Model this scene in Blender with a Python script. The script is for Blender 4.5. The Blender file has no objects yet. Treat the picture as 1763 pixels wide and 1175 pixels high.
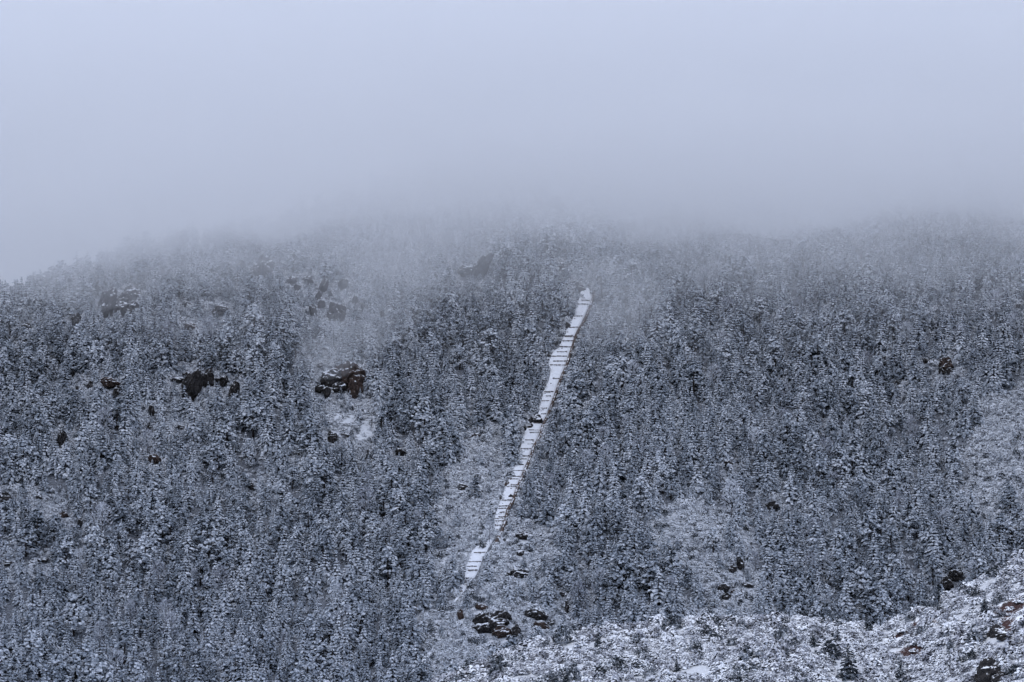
import bpy, math, random
import numpy as np
from mathutils import Vector

# ------------------------------------------------------------------ camera, sky, sun, exposure
sc = bpy.context.scene
COL = sc.collection
PITCH = 5.2
cd = bpy.data.cameras.new("camera")
cam = bpy.data.objects.new("camera", cd); COL.objects.link(cam)
cam.location = (0, 0, 0)
cam.rotation_euler = (math.radians(90 + PITCH), 0, 0)
cd.sensor_width = 36; cd.lens = 18 / math.tan(math.radians(10))
cd.clip_start = 1; cd.clip_end = 20000
sc.camera = cam

SUN_EL, SUN_AZ = 66, 205          # degrees; the sun is behind the cloud, over the photographer's shoulder
world = bpy.data.worlds.new("World"); sc.world = world; world.use_nodes = True
wn = world.node_tree; wn.nodes.clear()
wo = wn.nodes.new("ShaderNodeOutputWorld"); bg = wn.nodes.new("ShaderNodeBackground")
sky = wn.nodes.new("ShaderNodeTexSky"); sky.sky_type = 'NISHITA'; sky.sun_disc = False
sky.sun_elevation = math.radians(SUN_EL); sky.sun_rotation = math.radians(SUN_AZ)
mix = wn.nodes.new("ShaderNodeMix"); mix.data_type = 'RGBA'
mix.inputs['Factor'].default_value = 0.76            # an overcast veil over the blue
mix.inputs['B'].default_value = (4.4, 5.25, 7.6, 1)
wn.links.new(sky.outputs[0], mix.inputs['A'])
wn.links.new(mix.outputs['Result'], bg.inputs[0]); bg.inputs[1].default_value = 0.10
wn.links.new(bg.outputs[0], wo.inputs[0])
sl = bpy.data.lights.new("sun", 'SUN'); sl.energy = 1.2; sl.angle = math.radians(20); sl.color = (1, .99, .98)
so = bpy.data.objects.new("sun", sl); COL.objects.link(so)
so.rotation_euler = (math.radians(90 - SUN_EL), 0, math.radians(180 - SUN_AZ))
sc.view_settings.view_transform = 'Standard'; sc.view_settings.look = 'None'
sc.view_settings.gamma = 1; sc.view_settings.use_curve_mapping = False
sc.view_settings.exposure = 0.56
cy = sc.cycles
cy.use_denoising = True; cy.max_bounces = 40; cy.diffuse_bounces = 3; cy.volume_bounces = 32
cy.transparent_max_bounces = 48; cy.use_adaptive_sampling = True; cy.adaptive_threshold = 0.02

rng = np.random.default_rng(11); random.seed(11)
FPX, W0, H0 = 5000.0, 1763, 1175
cp, sp = math.cos(math.radians(PITCH)), math.sin(math.radians(PITCH))

# ------------------------------------------------------------------ noise and terrain height
_P = np.random.default_rng(3).random((256, 256)) * 2 * math.pi
_GX, _GY = np.cos(_P), np.sin(_P)
def noise(x, y):
    x = np.asarray(x, float); y = np.asarray(y, float)
    xi = np.floor(x).astype(int); yi = np.floor(y).astype(int); fx = x - xi; fy = y - yi
    u = fx * fx * fx * (fx * (fx * 6 - 15) + 10); v = fy * fy * fy * (fy * (fy * 6 - 15) + 10)
    def g(i, j):
        a = (xi + i) & 255; b = (yi + j) & 255
        return _GX[a, b] * (fx - i) + _GY[a, b] * (fy - j)
    return ((g(0, 0) * (1 - u) + g(1, 0) * u) * (1 - v) + (g(0, 1) * (1 - u) + g(1, 1) * u) * v) * 1.5
def fbm(x, y, o=3):
    s = 0; a = 1; t = 0
    for k in range(o):
        s = s + a * noise(x * 2 ** k + 17.3 * k, y * 2 ** k + 5.1 * k); t += a; a *= .5
    return s / t
def smax(a, b, k): h = np.clip(.5 + .5 * (a - b) / k, 0, 1); return b * (1 - h) + a * h + k * h * (1 - h)
def smin(a, b, k): return -smax(-a, -b, k)
def Hf(x, y):
    x = np.asarray(x, float); y = np.asarray(y, float)
    yy = y - 1230
    z = -34 + .465 * yy
    act = np.clip((y - 1000) / 300, 0, 1)
    z = z + act * (fbm(x / 150 + 3.1, y / 420 + 1.7, 2) * 24 + fbm(x / 55 + 9, y / 75 + 4, 2) * 5)
    zc = np.interp(x, [-900, -420, -330, -283, -215, -150, -95, -40, 60, 600, 1200], [40, 135, 174, 190, 216, 236, 262, 296, 310, 316, 280])
    yc = 1230 + (zc + 34) / .465
    z = smin(z, zc - .35 * (y - yc) + fbm(x / 60 + 31, y / 200, 2) * 6, 14)
    z = smax(z, -95 + fbm(x / 200, y / 200, 2) * 10, 25)
    # near hill with its crest about 640 m out
    cr = np.interp(x, [-400, -90, -40, -16, 0, 15, 35, 60, 70, 81, 92, 103, 113, 150, 300], [-110, -60, -29, -16.9, -10, -6.0, -4, -2.8, -3.6, -5.6, -.2, 5.2, 10.5, 20, 30])
    yk = 640 + fbm(x / 40 + 50, y * 0, 2) * 6
    d = y - yk
    hill = np.where(d < 0, cr + .27 * d - .0002 * d * d, cr - .00003 * 0 - .012 * d * d / (1 + .03 * np.abs(d)))
    hill = hill + fbm(x / 14 + 7, y / 11 + 2, 3) * .9
    z = smax(z, hill, 3)
    near = -2.2 - .12 * np.maximum(y - 5, 0)
    z = np.where(y < 520, smax(z, near, 4), z)
    return z

def ray(u, v):
    d = np.array([(u - W0 / 2) / FPX, 1.0, 0]); t = (H0 / 2 - v) / FPX
    return np.array([d[0], cp - t * sp, sp + t * cp])
_T = np.concatenate([np.arange(480, 720, .5), np.arange(720, 2500, 1.0)])
def hit(u, v):
    d = ray(u, v); p = d[None] * _T[:, None] / d[1]
    b = Hf(p[:, 0], p[:, 1]) > p[:, 2]
    i = int(np.argmax(b)) if b.any() else len(_T) - 1
    q = p[i].copy(); q[2] = Hf(q[0], q[1]); return q
def proj(P):
    P = np.asarray(P, float)
    f = P[..., 1] * cp + P[..., 2] * sp; w = -P[..., 1] * sp + P[..., 2] * cp
    return W0 / 2 + FPX * P[..., 0] / f, H0 / 2 - FPX * w / f

# ------------------------------------------------------------------ materials
def newmat(name):
    m = bpy.data.materials.new(name); m.use_nodes = True
    nt = m.node_tree; b = nt.nodes["Principled BSDF"]; b.inputs['Roughness'].default_value = .85
    b.inputs['Specular IOR Level'].default_value = .2
    return m, nt, b
def N(nt, t, **kw):
    n = nt.nodes.new(t)
    for k, v in kw.items(): setattr(n, k, v)
    return n
def ramp(nt, src, p0, p1, c0, c1):
    r = N(nt, "ShaderNodeValToRGB"); r.color_ramp.elements[0].position = p0; r.color_ramp.elements[1].position = p1
    r.color_ramp.elements[0].color = (*c0, 1); r.color_ramp.elements[1].color = (*c1, 1)
    nt.links.new(src, r.inputs[0]); return r.outputs[0]
def mixc(nt, fac, a, b):
    m = N(nt, "ShaderNodeMix", data_type='RGBA')
    for s, v in (('Factor', fac), ('A', a), ('B', b)):
        if isinstance(v, (tuple, float, int)): m.inputs[s].default_value = v if not isinstance(v, tuple) else (*v, 1)
        else: nt.links.new(v, m.inputs[s])
    return m.outputs['Result']
def mth(nt, op, a, b=0.0, clamp=False):
    m = N(nt, "ShaderNodeMath", operation=op, use_clamp=clamp)
    for i, v in enumerate((a, b)):
        if isinstance(v, (float, int)): m.inputs[i].default_value = v
        else: nt.links.new(v, m.inputs[i])
    return m.outputs[0]
def tnoise(nt, scale, detail=3, coord='Object', rough=.6):
    tc = N(nt, "ShaderNodeTexCoord"); n = N(nt, "ShaderNodeTexNoise"); n.inputs['Scale'].default_value = scale
    n.inputs['Detail'].default_value = detail; n.inputs['Roughness'].default_value = rough
    nt.links.new(tc.outputs[coord], n.inputs['Vector']); return n.outputs['Fac']
SNOW = (.83, .85, .88)
def frost_mat(name, needle, lo, hi, frost=(.42, .45, .50), spread=.14):
    """needles under frost and lumps of snow; how much differs from tree to tree"""
    m, nt, b = newmat(name)
    n = tnoise(nt, 1.05, 3); n2 = tnoise(nt, 5, 2)
    oi = N(nt, "ShaderNodeObjectInfo")
    f = mth(nt, 'ADD', n, mth(nt, 'MULTIPLY', mth(nt, 'SUBTRACT', oi.outputs['Random'], .5), spread))
    base = ramp(nt, mth(nt, 'ADD', f, mth(nt, 'MULTIPLY', mth(nt, 'SUBTRACT', n2, .5), .25)), lo, (lo + hi) / 2, needle, frost)
    top = ramp(nt, f, (lo + hi) / 2, hi, (0, 0, 0), (1, 1, 1))
    nt.links.new(mixc(nt, top, base, SNOW), b.inputs['Base Color']); return m
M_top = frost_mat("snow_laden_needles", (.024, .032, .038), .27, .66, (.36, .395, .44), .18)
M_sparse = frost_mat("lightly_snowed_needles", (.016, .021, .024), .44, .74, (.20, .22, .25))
M_low = frost_mat("shaded_needles", (.015, .020, .023), .42, 1.0, (.10, .12, .145), .12)  # dark needles on the undersides of the sprays, holding little frost
M_twig = frost_mat("frosted_twigs", (.06, .055, .055), .30, .62, (.36, .37, .42))
M_shrub = frost_mat("snowy_scrub_leaves", (.024, .022, .023), .26, .61, (.32, .33, .37), .25)
M_slope = frost_mat("frosted_slope_scrub_leaves", (.028, .027, .030), .22, .52, (.38, .40, .44), .22)
M_shrublow = frost_mat("scrub_twigs", (.018, .016, .016), .50, 1.0, (.14, .135, .14))
M_bark, nt, b = newmat("bark")
nt.links.new(ramp(nt, tnoise(nt, 5, 4), .3, .7, (.018, .015, .014), (.06, .05, .046)), b.inputs['Base Color'])
def rock_mat(name, c0, c1, snowlo=.62):
    m, nt, b = newmat(name)
    n = tnoise(nt, .35, 5, rough=.65); n3 = tnoise(nt, 1.7, 4)
    c = ramp(nt, n, .35, .7, c0, c1)
    c = mixc(nt, mth(nt, 'MULTIPLY', n3, .45), c, (.022, .020, .020))
    ge = N(nt, "ShaderNodeNewGeometry"); sx = N(nt, "ShaderNodeSeparateXYZ"); nt.links.new(ge.outputs['Normal'], sx.inputs[0])
    s = mth(nt, 'ADD', sx.outputs[2], mth(nt, 'MULTIPLY', mth(nt, 'SUBTRACT', tnoise(nt, .5, 2), .5), 1.3))
    s = ramp(nt, s, snowlo, snowlo + .22, (0, 0, 0), (1, 1, 1))
    nt.links.new(mixc(nt, s, c, SNOW), b.inputs['Base Color'])
    bp = N(nt, "ShaderNodeBump"); bp.inputs['Strength'].default_value = .6; bp.inputs['Distance'].default_value = .4
    nt.links.new(n3, bp.inputs['Height']); nt.links.new(bp.outputs[0], b.inputs['Normal'])
    return m
M_rock = rock_mat("dark_granite", (.020, .019, .019), (.060, .053, .050), .62)
M_rockb = rock_mat("brown_granite", (.035, .025, .021), (.090, .058, .045), .66)
M_rockg = rock_mat("grey_granite", (.035, .034, .035), (.085, .078, .075), .6)
# terrain: snow, thin places with dry grass, floor tone darkened as forest shade, patches of red earth
M_ter, nt, b = newmat("snowy_ground")
tn = tnoise(nt, .55, 5); tn2 = tnoise(nt, 1.6, 5, rough=.75); tn3 = tnoise(nt, .06, 3)
c = mixc(nt, ramp(nt, mth(nt, 'ADD', tn, mth(nt, 'MULTIPLY', mth(nt, 'SUBTRACT', tn3, .5), .5)), .30, .48, (0, 0, 0), (1, 1, 1)), (.40, .39, .40), SNOW)
c = mixc(nt, ramp(nt, tn2, .60, .74, (0, 0, 0), (.7, .7, .7)), c, (.08, .07, .065))
at = N(nt, "ShaderNodeAttribute", attribute_name="bare_earth")
e = mth(nt, 'ADD', at.outputs['Fac'], mth(nt, 'MULTIPLY', mth(nt, 'SUBTRACT', tn2, .5), 2.2))
earth = ramp(nt, tn, .3, .7, (.024, .013, .012), (.062, .030, .026))
c = mixc(nt, ramp(nt, e, .45, .7, (0, 0, 0), (1, 1, 1)), c, earth)
lt = N(nt, "ShaderNodeAttribute", attribute_name="litter")
lf = mth(nt, 'MULTIPLY', mth(nt, 'MULTIPLY', lt.outputs['Fac'], .92), mth(nt, 'SUBTRACT', 1.0, mth(nt, 'MULTIPLY', at.outputs['Fac'], 2.5, True)))
c = mixc(nt, lf, c, ramp(nt, tn2, .42, .72, (.03, .034, .042), (.34, .36, .40)))
nt.links.new(c, b.inputs['Base Color'])
M_bed, nt, b = newmat("trodden_snow")
nt.links.new(ramp(nt, tnoise(nt, .8, 4), .2, .75, (.84, .86, .90), (.91, .92, .94)), b.inputs['Base Color'])
M_tie, nt, b = newmat("old_timber")
ge = N(nt, "ShaderNodeNewGeometry"); sx = N(nt, "ShaderNodeSeparateXYZ"); nt.links.new(ge.outputs['Normal'], sx.inputs[0])
w_ = ramp(nt, tnoise(nt, 1.6, 4), .3, .7, (.04, .032, .03), (.17, .14, .125))
nt.links.new(mixc(nt, ramp(nt, sx.outputs[2], .55, .8, (0, 0, 0), (1, 1, 1)), w_, SNOW), b.inputs['Base Color'])
M_pipe, nt, b = newmat("rusty_pipe")
ge = N(nt, "ShaderNodeNewGeometry"); sx = N(nt, "ShaderNodeSeparateXYZ"); nt.links.new(ge.outputs['Normal'], sx.inputs[0])
w_ = ramp(nt, tnoise(nt, .9, 4), .3, .7, (.05, .036, .03), (.17, .125, .105))
s_ = mth(nt, 'ADD', sx.outputs[2], mth(nt, 'MULTIPLY', mth(nt, 'SUBTRACT', tnoise(nt, .35, 2), .5), .8))
nt.links.new(mixc(nt, ramp(nt, s_, .88, 1.0, (0, 0, 0), (1, 1, 1)), w_, SNOW), b.inputs['Base Color'])
def vol_mat(name, dens, col=(.998, .9985, 1.0)):
    m = bpy.data.materials.new(name); m.use_nodes = True; nt = m.node_tree; nt.nodes.clear()
    o = N(nt, "ShaderNodeOutputMaterial"); v = N(nt, "ShaderNodeVolumePrincipled")
    v.inputs['Color'].default_value = (*col, 1); v.inputs['Density'].default_value = dens
    v.inputs['Anisotropy'].default_value = .1
    nt.links.new(v.outputs[0], o.inputs['Volume']); return m

# ------------------------------------------------------------------ object helpers
def mesh_obj(name, verts, faces, mats, parent=None, mi=None, smooth=False):
    me = bpy.data.meshes.new(name); me.from_pydata([tuple(map(float, v)) for v in verts], [], [tuple(map(int, f)) for f in faces])
    for m in (mats if isinstance(mats, (list, tuple)) else [mats]): me.materials.append(m)
    if mi is not None: me.polygons.foreach_set("material_index", np.asarray(mi, dtype=np.int32))
    if smooth: me.polygons.foreach_set("use_smooth", np.ones(len(me.polygons), bool))
    me.update(); o = bpy.data.objects.new(name, me)
    if parent != 'free':
        COL.objects.link(o)
        if parent: o.parent = parent
    return o
def tag(o, label, cat, group=None, kind=None):
    if label: o['label'] = label
    if cat: o['category'] = cat
    if group: o['group'] = group
    if kind: o['kind'] = kind
    return o
def empty(name, loc, rz=0, s=1):
    o = bpy.data.objects.new(name, None); COL.objects.link(o); o.location = [float(c) for c in loc]
    o.rotation_euler = (0, 0, rz); o.scale = (s, s, s) if np.isscalar(s) else s; o.empty_display_size = .5; return o

# ------------------------------------------------------------------ terrain
xs = np.unique(np.concatenate([np.linspace(-4000, -520, 30), np.arange(-520, -40, 5), np.arange(-40, 170, 2.5), np.arange(170, 520, 5), np.linspace(520, 4000, 30)]))
ys = np.unique(np.concatenate([np.linspace(-3000, 0, 16), np.arange(0, 540, 15), np.arange(540, 690, 1.5), np.arange(690, 1180, 10), np.arange(1180, 2200, 4.5), np.linspace(2200, 7000, 40)]))
X, Y = np.meshgrid(xs, ys); Z = Hf(X, Y)
nx, ny = len(xs), len(ys)
idx = np.arange(nx * ny).reshape(ny, nx)
quads = np.stack([idx[:-1, :-1], idx[:-1, 1:], idx[1:, 1:], idx[1:, :-1]], -1).reshape(-1, 4)
V = np.stack([X, Y, Z], -1).reshape(-1, 3)
ter = mesh_obj("mountain_ground", V, quads, M_ter, smooth=True); ter['kind'] = 'structure'
EARTH = [(1742, 1046, 32, 13), (1568, 1122, 30, 12), (1548, 1094, 15, 6), (1732, 1077, 17, 9), (1575, 1078, 8, 5), (1608, 1071, 11, 8), (1690, 1062, 10, 5), (1735, 1088, 12, 6), (1510, 1112, 13, 5), (820, 1155, 12, 3)]
at = ter.data.attributes.new("bare_earth", 'FLOAT', 'POINT')
ev = np.zeros(len(V)); sel = (V[:, 1] > 500) & (V[:, 1] < 720)
for (u, v, a, bb) in EARTH:
    c0 = hit(u, v); sx_ = a / FPX * c0[1]; c1 = hit(u, v + bb); c2 = hit(u, v - bb); sy_ = max(abs(c2[1] - c1[1]) / 2, .8)
    d = ((V[:, 0] - c0[0]) / sx_) ** 2 + ((V[:, 1] - c0[1]) / sy_) ** 2
    ev = np.maximum(ev, np.where(sel, np.clip(1.06 - .40 * d, 0, 1), 0))
at.data.foreach_set("value", ev.astype(np.float32)); TERV = V

# ------------------------------------------------------------------ the stairway cut
PATH = np.array([(497,1001,1013),(513,999,1021),(529,993,1014),(541,990,1008),(560,982,1000),(575,975,993),(587,970,990),(603,962,986),(613,950,982),(627,946,976),
 (645,948,969),(660,945,962),(678,936,956),(701,930,948),(717,926,942),(732,916,933),(747,904,930),(762,900,925),(778,895,915),(793,893,910),(809,884,902),
 (831,875,894),(851,868,888),(872,859,880),(892,852,870),(906,852,866),(912,851,859),(925,845,853),(940,836,844),(948,813,840),(953,813,838),(970,806,829),(984,802,824),(996,801,818),
 (1004,798,806),(1021,789,799),(1026,788,792),(1045,777,781),(1080,757,761),(1110,744,748),(1115,740,749),(1140,727,735),(1155,719,727)], float)
def edges(v):
    jl = 2.0 * fbm(np.asarray(v, float) / 4.5 + 3.3, np.asarray(v, float) * 0 + .5, 2); jr = .6 * fbm(np.asarray(v, float) / 14 + 8.3, np.asarray(v, float) * 0 + .5, 2)
    a, b = _edges(v); return a + jl, b + jr
def _edges(v): return np.interp(v, PATH[:, 0], PATH[:, 1]), np.interp(v, PATH[:, 0], PATH[:, 2])
stair = empty("stairway", hit(897, 800))
tag(stair, "snow-covered timber stairway climbing straight up the forested slope", "stairway")
def local(o, pts): return np.asarray(pts, float) - np.array(o.location)[None]
TIES = [519.5, 528, 541, 549, 566, 578, 582.5, 587, 594, 602, 609.5, 617, 625.6, 634.8, 646, 655, 668, 680, 688, 697.5, 706, 715, 735, 744, 750, 762.6, 771, 778.7, 788, 795.6, 801.7, 811, 821.5, 829.7, 836, 842, 866, 874.6, 881, 887, 892, 898, 902, 907, 946, 958, 970, 978, 988, 997, 1020]
vs = np.concatenate([np.arange(497, 1010, 2.0), np.arange(1010, 1156, 4.0), np.array(TIES) - .25, np.array(TIES) + .25]); vs = np.sort(vs)
Ls, Rs = [], []
for v in vs:
    l, r = edges(v); a = hit(l, v); c = hit(r, v); m_ = (a + c) / 2
    m_[1] = (a[1] + c[1]) / 2
    wdt = (r - l) / FPX * m_[1]
    Ls.append((m_[0] - wdt / 2, m_[1], Hf(m_[0], m_[1]))); Rs.append((m_[0] + wdt / 2, m_[1], Hf(m_[0], m_[1])))
Ls, Rs = np.array(Ls), np.array(Rs)
ker = np.ones(5) / 5
for A in (Ls, Rs):
    for k in range(3): A[2:-2, k] = np.convolve(A[:, k], ker, 'valid')
for k in range(1, len(Ls)):                       # distances must shrink downhill
    for A in (Ls, Rs): A[k, 1] = min(A[k, 1], A[k - 1, 1] - .05)
PV = vs
bv, bf = [], []
ZB = np.array([max(Hf(*Ls[k, :2]), Hf(*Rs[k, :2]), Hf(*((Ls[k, :2] + Rs[k, :2]) / 2))) + .3 for k in range(len(vs))])
tid = np.searchsorted(np.array(TIES), vs); ZB2 = ZB.copy()
for t in np.unique(tid):
    q = tid == t; mz = ZB[q].mean(); f_ = max(.55, 1 - .55 / max(.1, ZB[q].max() - ZB[q].min())); ZB2[q] = mz + f_ * (ZB[q] - mz)
for k in range(len(vs)):
    zl = ZB2[k]; _ = max(Hf(*Ls[k, :2]), Hf(*Rs[k, :2]), Hf(*((Ls[k, :2] + Rs[k, :2]) / 2))) + .25
    for t in np.linspace(0, 1, 5):
        p = Ls[k] * (1 - t) + Rs[k] * t
        bv.append((p[0], p[1], zl + .12 * noise(p[0] / 2.5, p[1] / 2.5)))
    bv.append((Ls[k][0] - .5, Ls[k][1], zl - 2.2)); bv.append((Rs[k][0] + .5, Rs[k][1], zl - 2.2))
n7 = 7
BZ = np.array([bv[k * 7 + 2][2] for k in range(len(vs))])
for k in range(len(vs) - 1):
    a, c = k * 7, (k + 1) * 7
    for j in range(4): bf.append((a + j, c + j, c + j + 1, a + j + 1))
    bf.append((a + 5, c + 5, c, a)); bf.append((a + 4, c + 4, c + 6, a + 6))
mesh_obj("snow_bed", local(stair, bv), bf, M_bed, stair, smooth=True)
def box(c, ax, ay, az):
    c, ax, ay, az = map(np.asarray, (c, ax, ay, az))
    v = [c + sx * ax + sy * ay + sz * az for sz in (-1, 1) for sy in (-1, 1) for sx in (-1, 1)]
    f = [(0, 2, 3, 1), (4, 5, 7, 6), (0, 1, 5, 4), (2, 6, 7, 3), (0, 4, 6, 2), (1, 3, 7, 5)]
    return v, f
def join(parts):
    V, F = [], []
    for v, f in parts:
        o = len(V); V += list(v); F += [tuple(i + o for i in q) for q in f]
    return V, F
def at_v(v):
    f = np.array([np.interp(v, PV, Ls[:, k]) for k in range(3)]); g = np.array([np.interp(v, PV, Rs[:, k]) for k in range(3)])
    z = np.interp(v, PV, BZ); f[2] = g[2] = z; return f, g
for v in TIES:
    if random.random() < .07: continue
    l, r = at_v(v + random.uniform(-.6, .6)); t0 = random.choice([0, 0, .05, .18, .3]); t1 = random.choice([1, 1, .97, .9, .8])
    a, c = l * (1 - t0) + r * t0, l * (1 - t1) + r * t1
    hh = random.uniform(.14, .28); n = random.choice([2, 3, 3, 4])
    tilt = random.uniform(-.25, .25)
    mid = (a + c) / 2; root = None
    # one riser row: a few logs end to end, the first carries the row's stakes
    for i in range(n):
        s, e_ = a + (c - a) * (i / n + .012), a + (c - a) * ((i + 1) / n - .012)
        ax = (e_ - s) / 2; cc = (s + e_) / 2 + np.array([0, -.25 + random.uniform(-.2, .2), hh * .55 + tilt * (i / n - .5) + random.uniform(-.1, .1)])
        bvx, bfx = box((0, 0, 0), ax, (0, .16, 0), (0, 0, hh * random.uniform(.75, 1.1)))
        o = mesh_obj("timber_tie", bvx, bfx, M_tie, stair); o.location = local(stair, [cc])[0]
        if random.random() < .75:
            pv, pf = box((random.uniform(-.6, .6) * ax[0], -.3, -.15), (.13, 0, 0), (0, .12, 0), (0, 0, hh + .22))
            mesh_obj("stake", pv, pf, M_tie, o)
for k in range(26):                                # stones showing through the snow of the bed
    v = random.uniform(505, 1000); l, r = at_v(v); t = random.choice([random.uniform(.05, .3), random.uniform(.05, .95)]); q = random.uniform(.16, .42)
    me = bpy.data.meshes.new("stone"); bm_ = __import__('bmesh').new(); __import__('bmesh').ops.create_icosphere(bm_, subdivisions=1, radius=1)
    for w in bm_.verts: w.co = (w.co.x * q * random.uniform(1, 1.6), w.co.y * q, w.co.z * q * random.uniform(.5, .9))
    bm_.to_mesh(me); bm_.free(); me.materials.append(M_rock); o = bpy.data.objects.new("stone", me); COL.objects.link(o); o.parent = stair
    o.location = local(stair, [l * (1 - t) + r * t + np.array([0, 0, .08])])[0]
# pipe along the right edge, laid in straight sections
pipe = empty("pipeline", hit(955, 690))
tag(pipe, "rust-brown pipe running up along one edge of the snowy stairway", "pipe")
PU = [(506,1025),(520,1020),(541,1013),(560,1005),(573,997),(586,991),(609,984),(624,979),(640,974),(652,968),(668,962),(690,955),(706,949),(722,943),(742,934),(762,929),(778,918),(793,913),(811,905),(826,898),(846,890),(868,882),(886,873),(903,869),(922,862),(944,852)]
def tube(a, c, r, n=9):
    a, c = np.asarray(a, float), np.asarray(c, float); d = (c - a); d /= np.linalg.norm(d)
    u = np.cross(d, (0, 0, 1)); u /= np.linalg.norm(u); w = np.cross(u, d)
    V = [p + r * (math.cos(2 * math.pi * k / n) * u + math.sin(2 * math.pi * k / n) * w) for p in (a, c) for k in range(n)]
    F = [(k, (k + 1) % n, n + (k + 1) % n, n + k) for k in range(n)] + [tuple(range(n))[::-1], tuple(range(n, 2 * n))]
    return V, F
PP = []
for v, u in PU:
    l, r = at_v(v); y_ = l[1]; x_ = (u + 1 - W0 / 2) / FPX * y_
    PP.append(np.array([x_, y_, max(Hf(x_, y_), l[2] - .3) + .95]))
for a, c in zip(PP[:-1], PP[1:]):
    V_, F_ = tube(a, c, .78); m_ = (a + c) / 2
    o = mesh_obj("pipe_section", np.array(V_) - m_, F_, M_pipe, pipe, smooth=False); o.location = local(pipe, [m_])[0]
    V_, F_ = tube(a - m_, a - m_ + (c - a) * .03, .86); mesh_obj("collar", V_, F_, M_pipe, o)

# ------------------------------------------------------------------ boulders and outcrops (photo column, row, width, height)
MR = {'d': M_rock, 'b': M_rockb, 'g': M_rockg}
import bmesh
def boulder_mesh(name, sx, sy, sz, seed, mat, sub=3, sharp=.35):
    bm = bmesh.new(); bmesh.ops.create_icosphere(bm, subdivisions=sub, radius=1)
    r = np.random.default_rng(seed)
    cuts = []
    for k in range(9):
        d = r.normal(size=3); d /= np.linalg.norm(d); cuts.append((d, r.uniform(.50, .88)))
    ph = r.uniform(0, 50, 3)
    for v in bm.verts:
        p = np.array(v.co)
        for d, h in cuts:
            q = p @ d
            if q > h: p = p - d * (q - h) * (1 - sharp * .5)
        s = 1 + .22 * float(noise(p[0] * 1.6 + ph[0], p[1] * 1.6 + p[2] * 2.3 + ph[1])) + .12 * float(noise(p[2] * 3.3 + ph[2], p[0] * 4 - p[1] * 3)) + .06 * float(noise(p[0] * 8 + ph[1], p[2] * 7 + p[1] * 6))
        p = p * s
        v.co = (p[0] * sx, p[1] * sy, p[2] * sz)
    me = bpy.data.meshes.new(name); bm.to_mesh(me); bm.free(); me.materials.append(mat); return me
ROCKS = []    # (u, v, w, h) boxes for clearing the trees in front
SEED = [100]
def boulder(u, v, w, h, parent=None, mat='d', origin=None, lean=0):
    SEED[0] += 1; r = random.Random(SEED[0])
    p = hit(u, v + h * .42); k = p[1] / FPX
    big = 1.12 if parent else 1.0; sx, sz = w * k * .60 * big, h * k * .66 * big; sy = (sx + sz) * .5 * r.uniform(.8, 1.1)
    c = np.array([(u - W0 / 2) * k, p[1] + sy * .25, 0.0]); c[2] = p[2] + sz * .72 - .0
    d = ray(u, v); c[2] = d[2] / d[1] * c[1]
    me = boulder_mesh("boulder", sx, sy, sz, SEED[0], MR[mat], 4 if w * h > 350 else 3)
    o = bpy.data.objects.new("boulder", me); COL.objects.link(o)
    o.rotation_euler = (r.uniform(-.15, .15), lean or r.uniform(-.25, .25), r.uniform(-.3, .3))
    if parent: o.parent = parent; c = c - np.array(parent.location)
    o.location = c; ROCKS.append((u, v, w, h)); return o
LAND = [(600, 722, "the snow clearing"), (1642, 872, "the snowy chute at far right"), (1735, 730, "the scrub slope at far right"), (1205, 940, "the right forest scrub clearing"),
        (735, 1128, "the lowest bit of snowy path"), (815, 972, "the lower detached stretch of stairway"), (1007, 520, "the top of the stairway"), (265, 1050, "the deep forest dead trunk"), (702, 1036, "the dead trunk in the lower forest"), (1132, 800, "the paired dead trunks"), (1519, 850, "the dead trunk on the right slope"), (1583, 978, "the dead trunk behind the crest rock")]
def single(u, v, w, h, label, mat='d', short=None, lean=0):
    o = boulder(u, v, w, h, None, mat, lean=lean); tag(o, label, "boulder")
    if short: LAND.append((u, v, short))
def outcrop(stones, label, short=None, cat="rock outcrop"):
    u, v = stones[0][:2]; e_ = empty("rock_outcrop", hit(u, v + stones[0][3] / 2)); tag(e_, label, cat)
    for s in stones: boulder(*s[:4], parent=e_, mat=(s[4] if len(s) > 4 else 'd'), lean=(s[5] if len(s) > 5 else 0))
    if short: LAND.append((u, v, short))
outcrop([(179,526,24,46,'d',.2),(213,519,20,22),(204,535,26,24),(226,531,17,22),(199,520,10,13),(226,506,28,20,'g'),(216,507,14,14,'g')],
        "cluster of tall rounded dark boulders fading into mist below the left skyline", "the tall boulders in the mist")
single(128,554,17,26,"upright black boulder standing just below the misty boulder cluster",'d',"the upright black boulder")
single(43,563,18,13,"small snow-capped rock near the left margin, under misty trees",'d')
single(411,459,13,19,"thin leaning rock left of a twin spire, high in the mist",'g')
outcrop([(438,471,18,22,'g'),(454,462,22,36,'g'),(446,452,12,12,'g')],"pair of pale grey rock spires high up in the mist","the misty rock spires")
single(323,564,22,15,"reddish rock half hidden by frosted trees, right of the misty boulders",'b')
single(373,536,26,15,"long low rock sloping through the trees under the misty spires",'g')
single(318,524,14,11,"small dark rock in mist between boulder cluster and sloping rock",'d')
outcrop([(529,483,18,13,'d'),(500,484,14,11,'g'),(509,497,10,12,'g')],"flat-topped rock with a snow brim and two faint stones beside it in the mist")
outcrop([(555,495,13,20,'g'),(551,525,14,14,'d'),(536,537,12,17,'d'),(547,510,10,16,'g')],"ladder of small rocks stepping down through misty trees","the ladder of misty rocks")
single(588,491,13,20,"slanting slab rock with a bright snow edge, highest right of the ladder of rocks",'d',lean=.4)
outcrop([(576,540,27,28,'d'),(565,545,11,18,'d'),(586,548,10,16,'d')],"big rounded rock with a snow cap above the mist wisp","the rounded snow-capped rock")
single(610,519,8,15,"small dark rock in trees above right of the rounded snow-capped rock",'d')
single(624,530,8,13,"small pointed rock right of the rounded snow-capped rock",'d')
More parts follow.
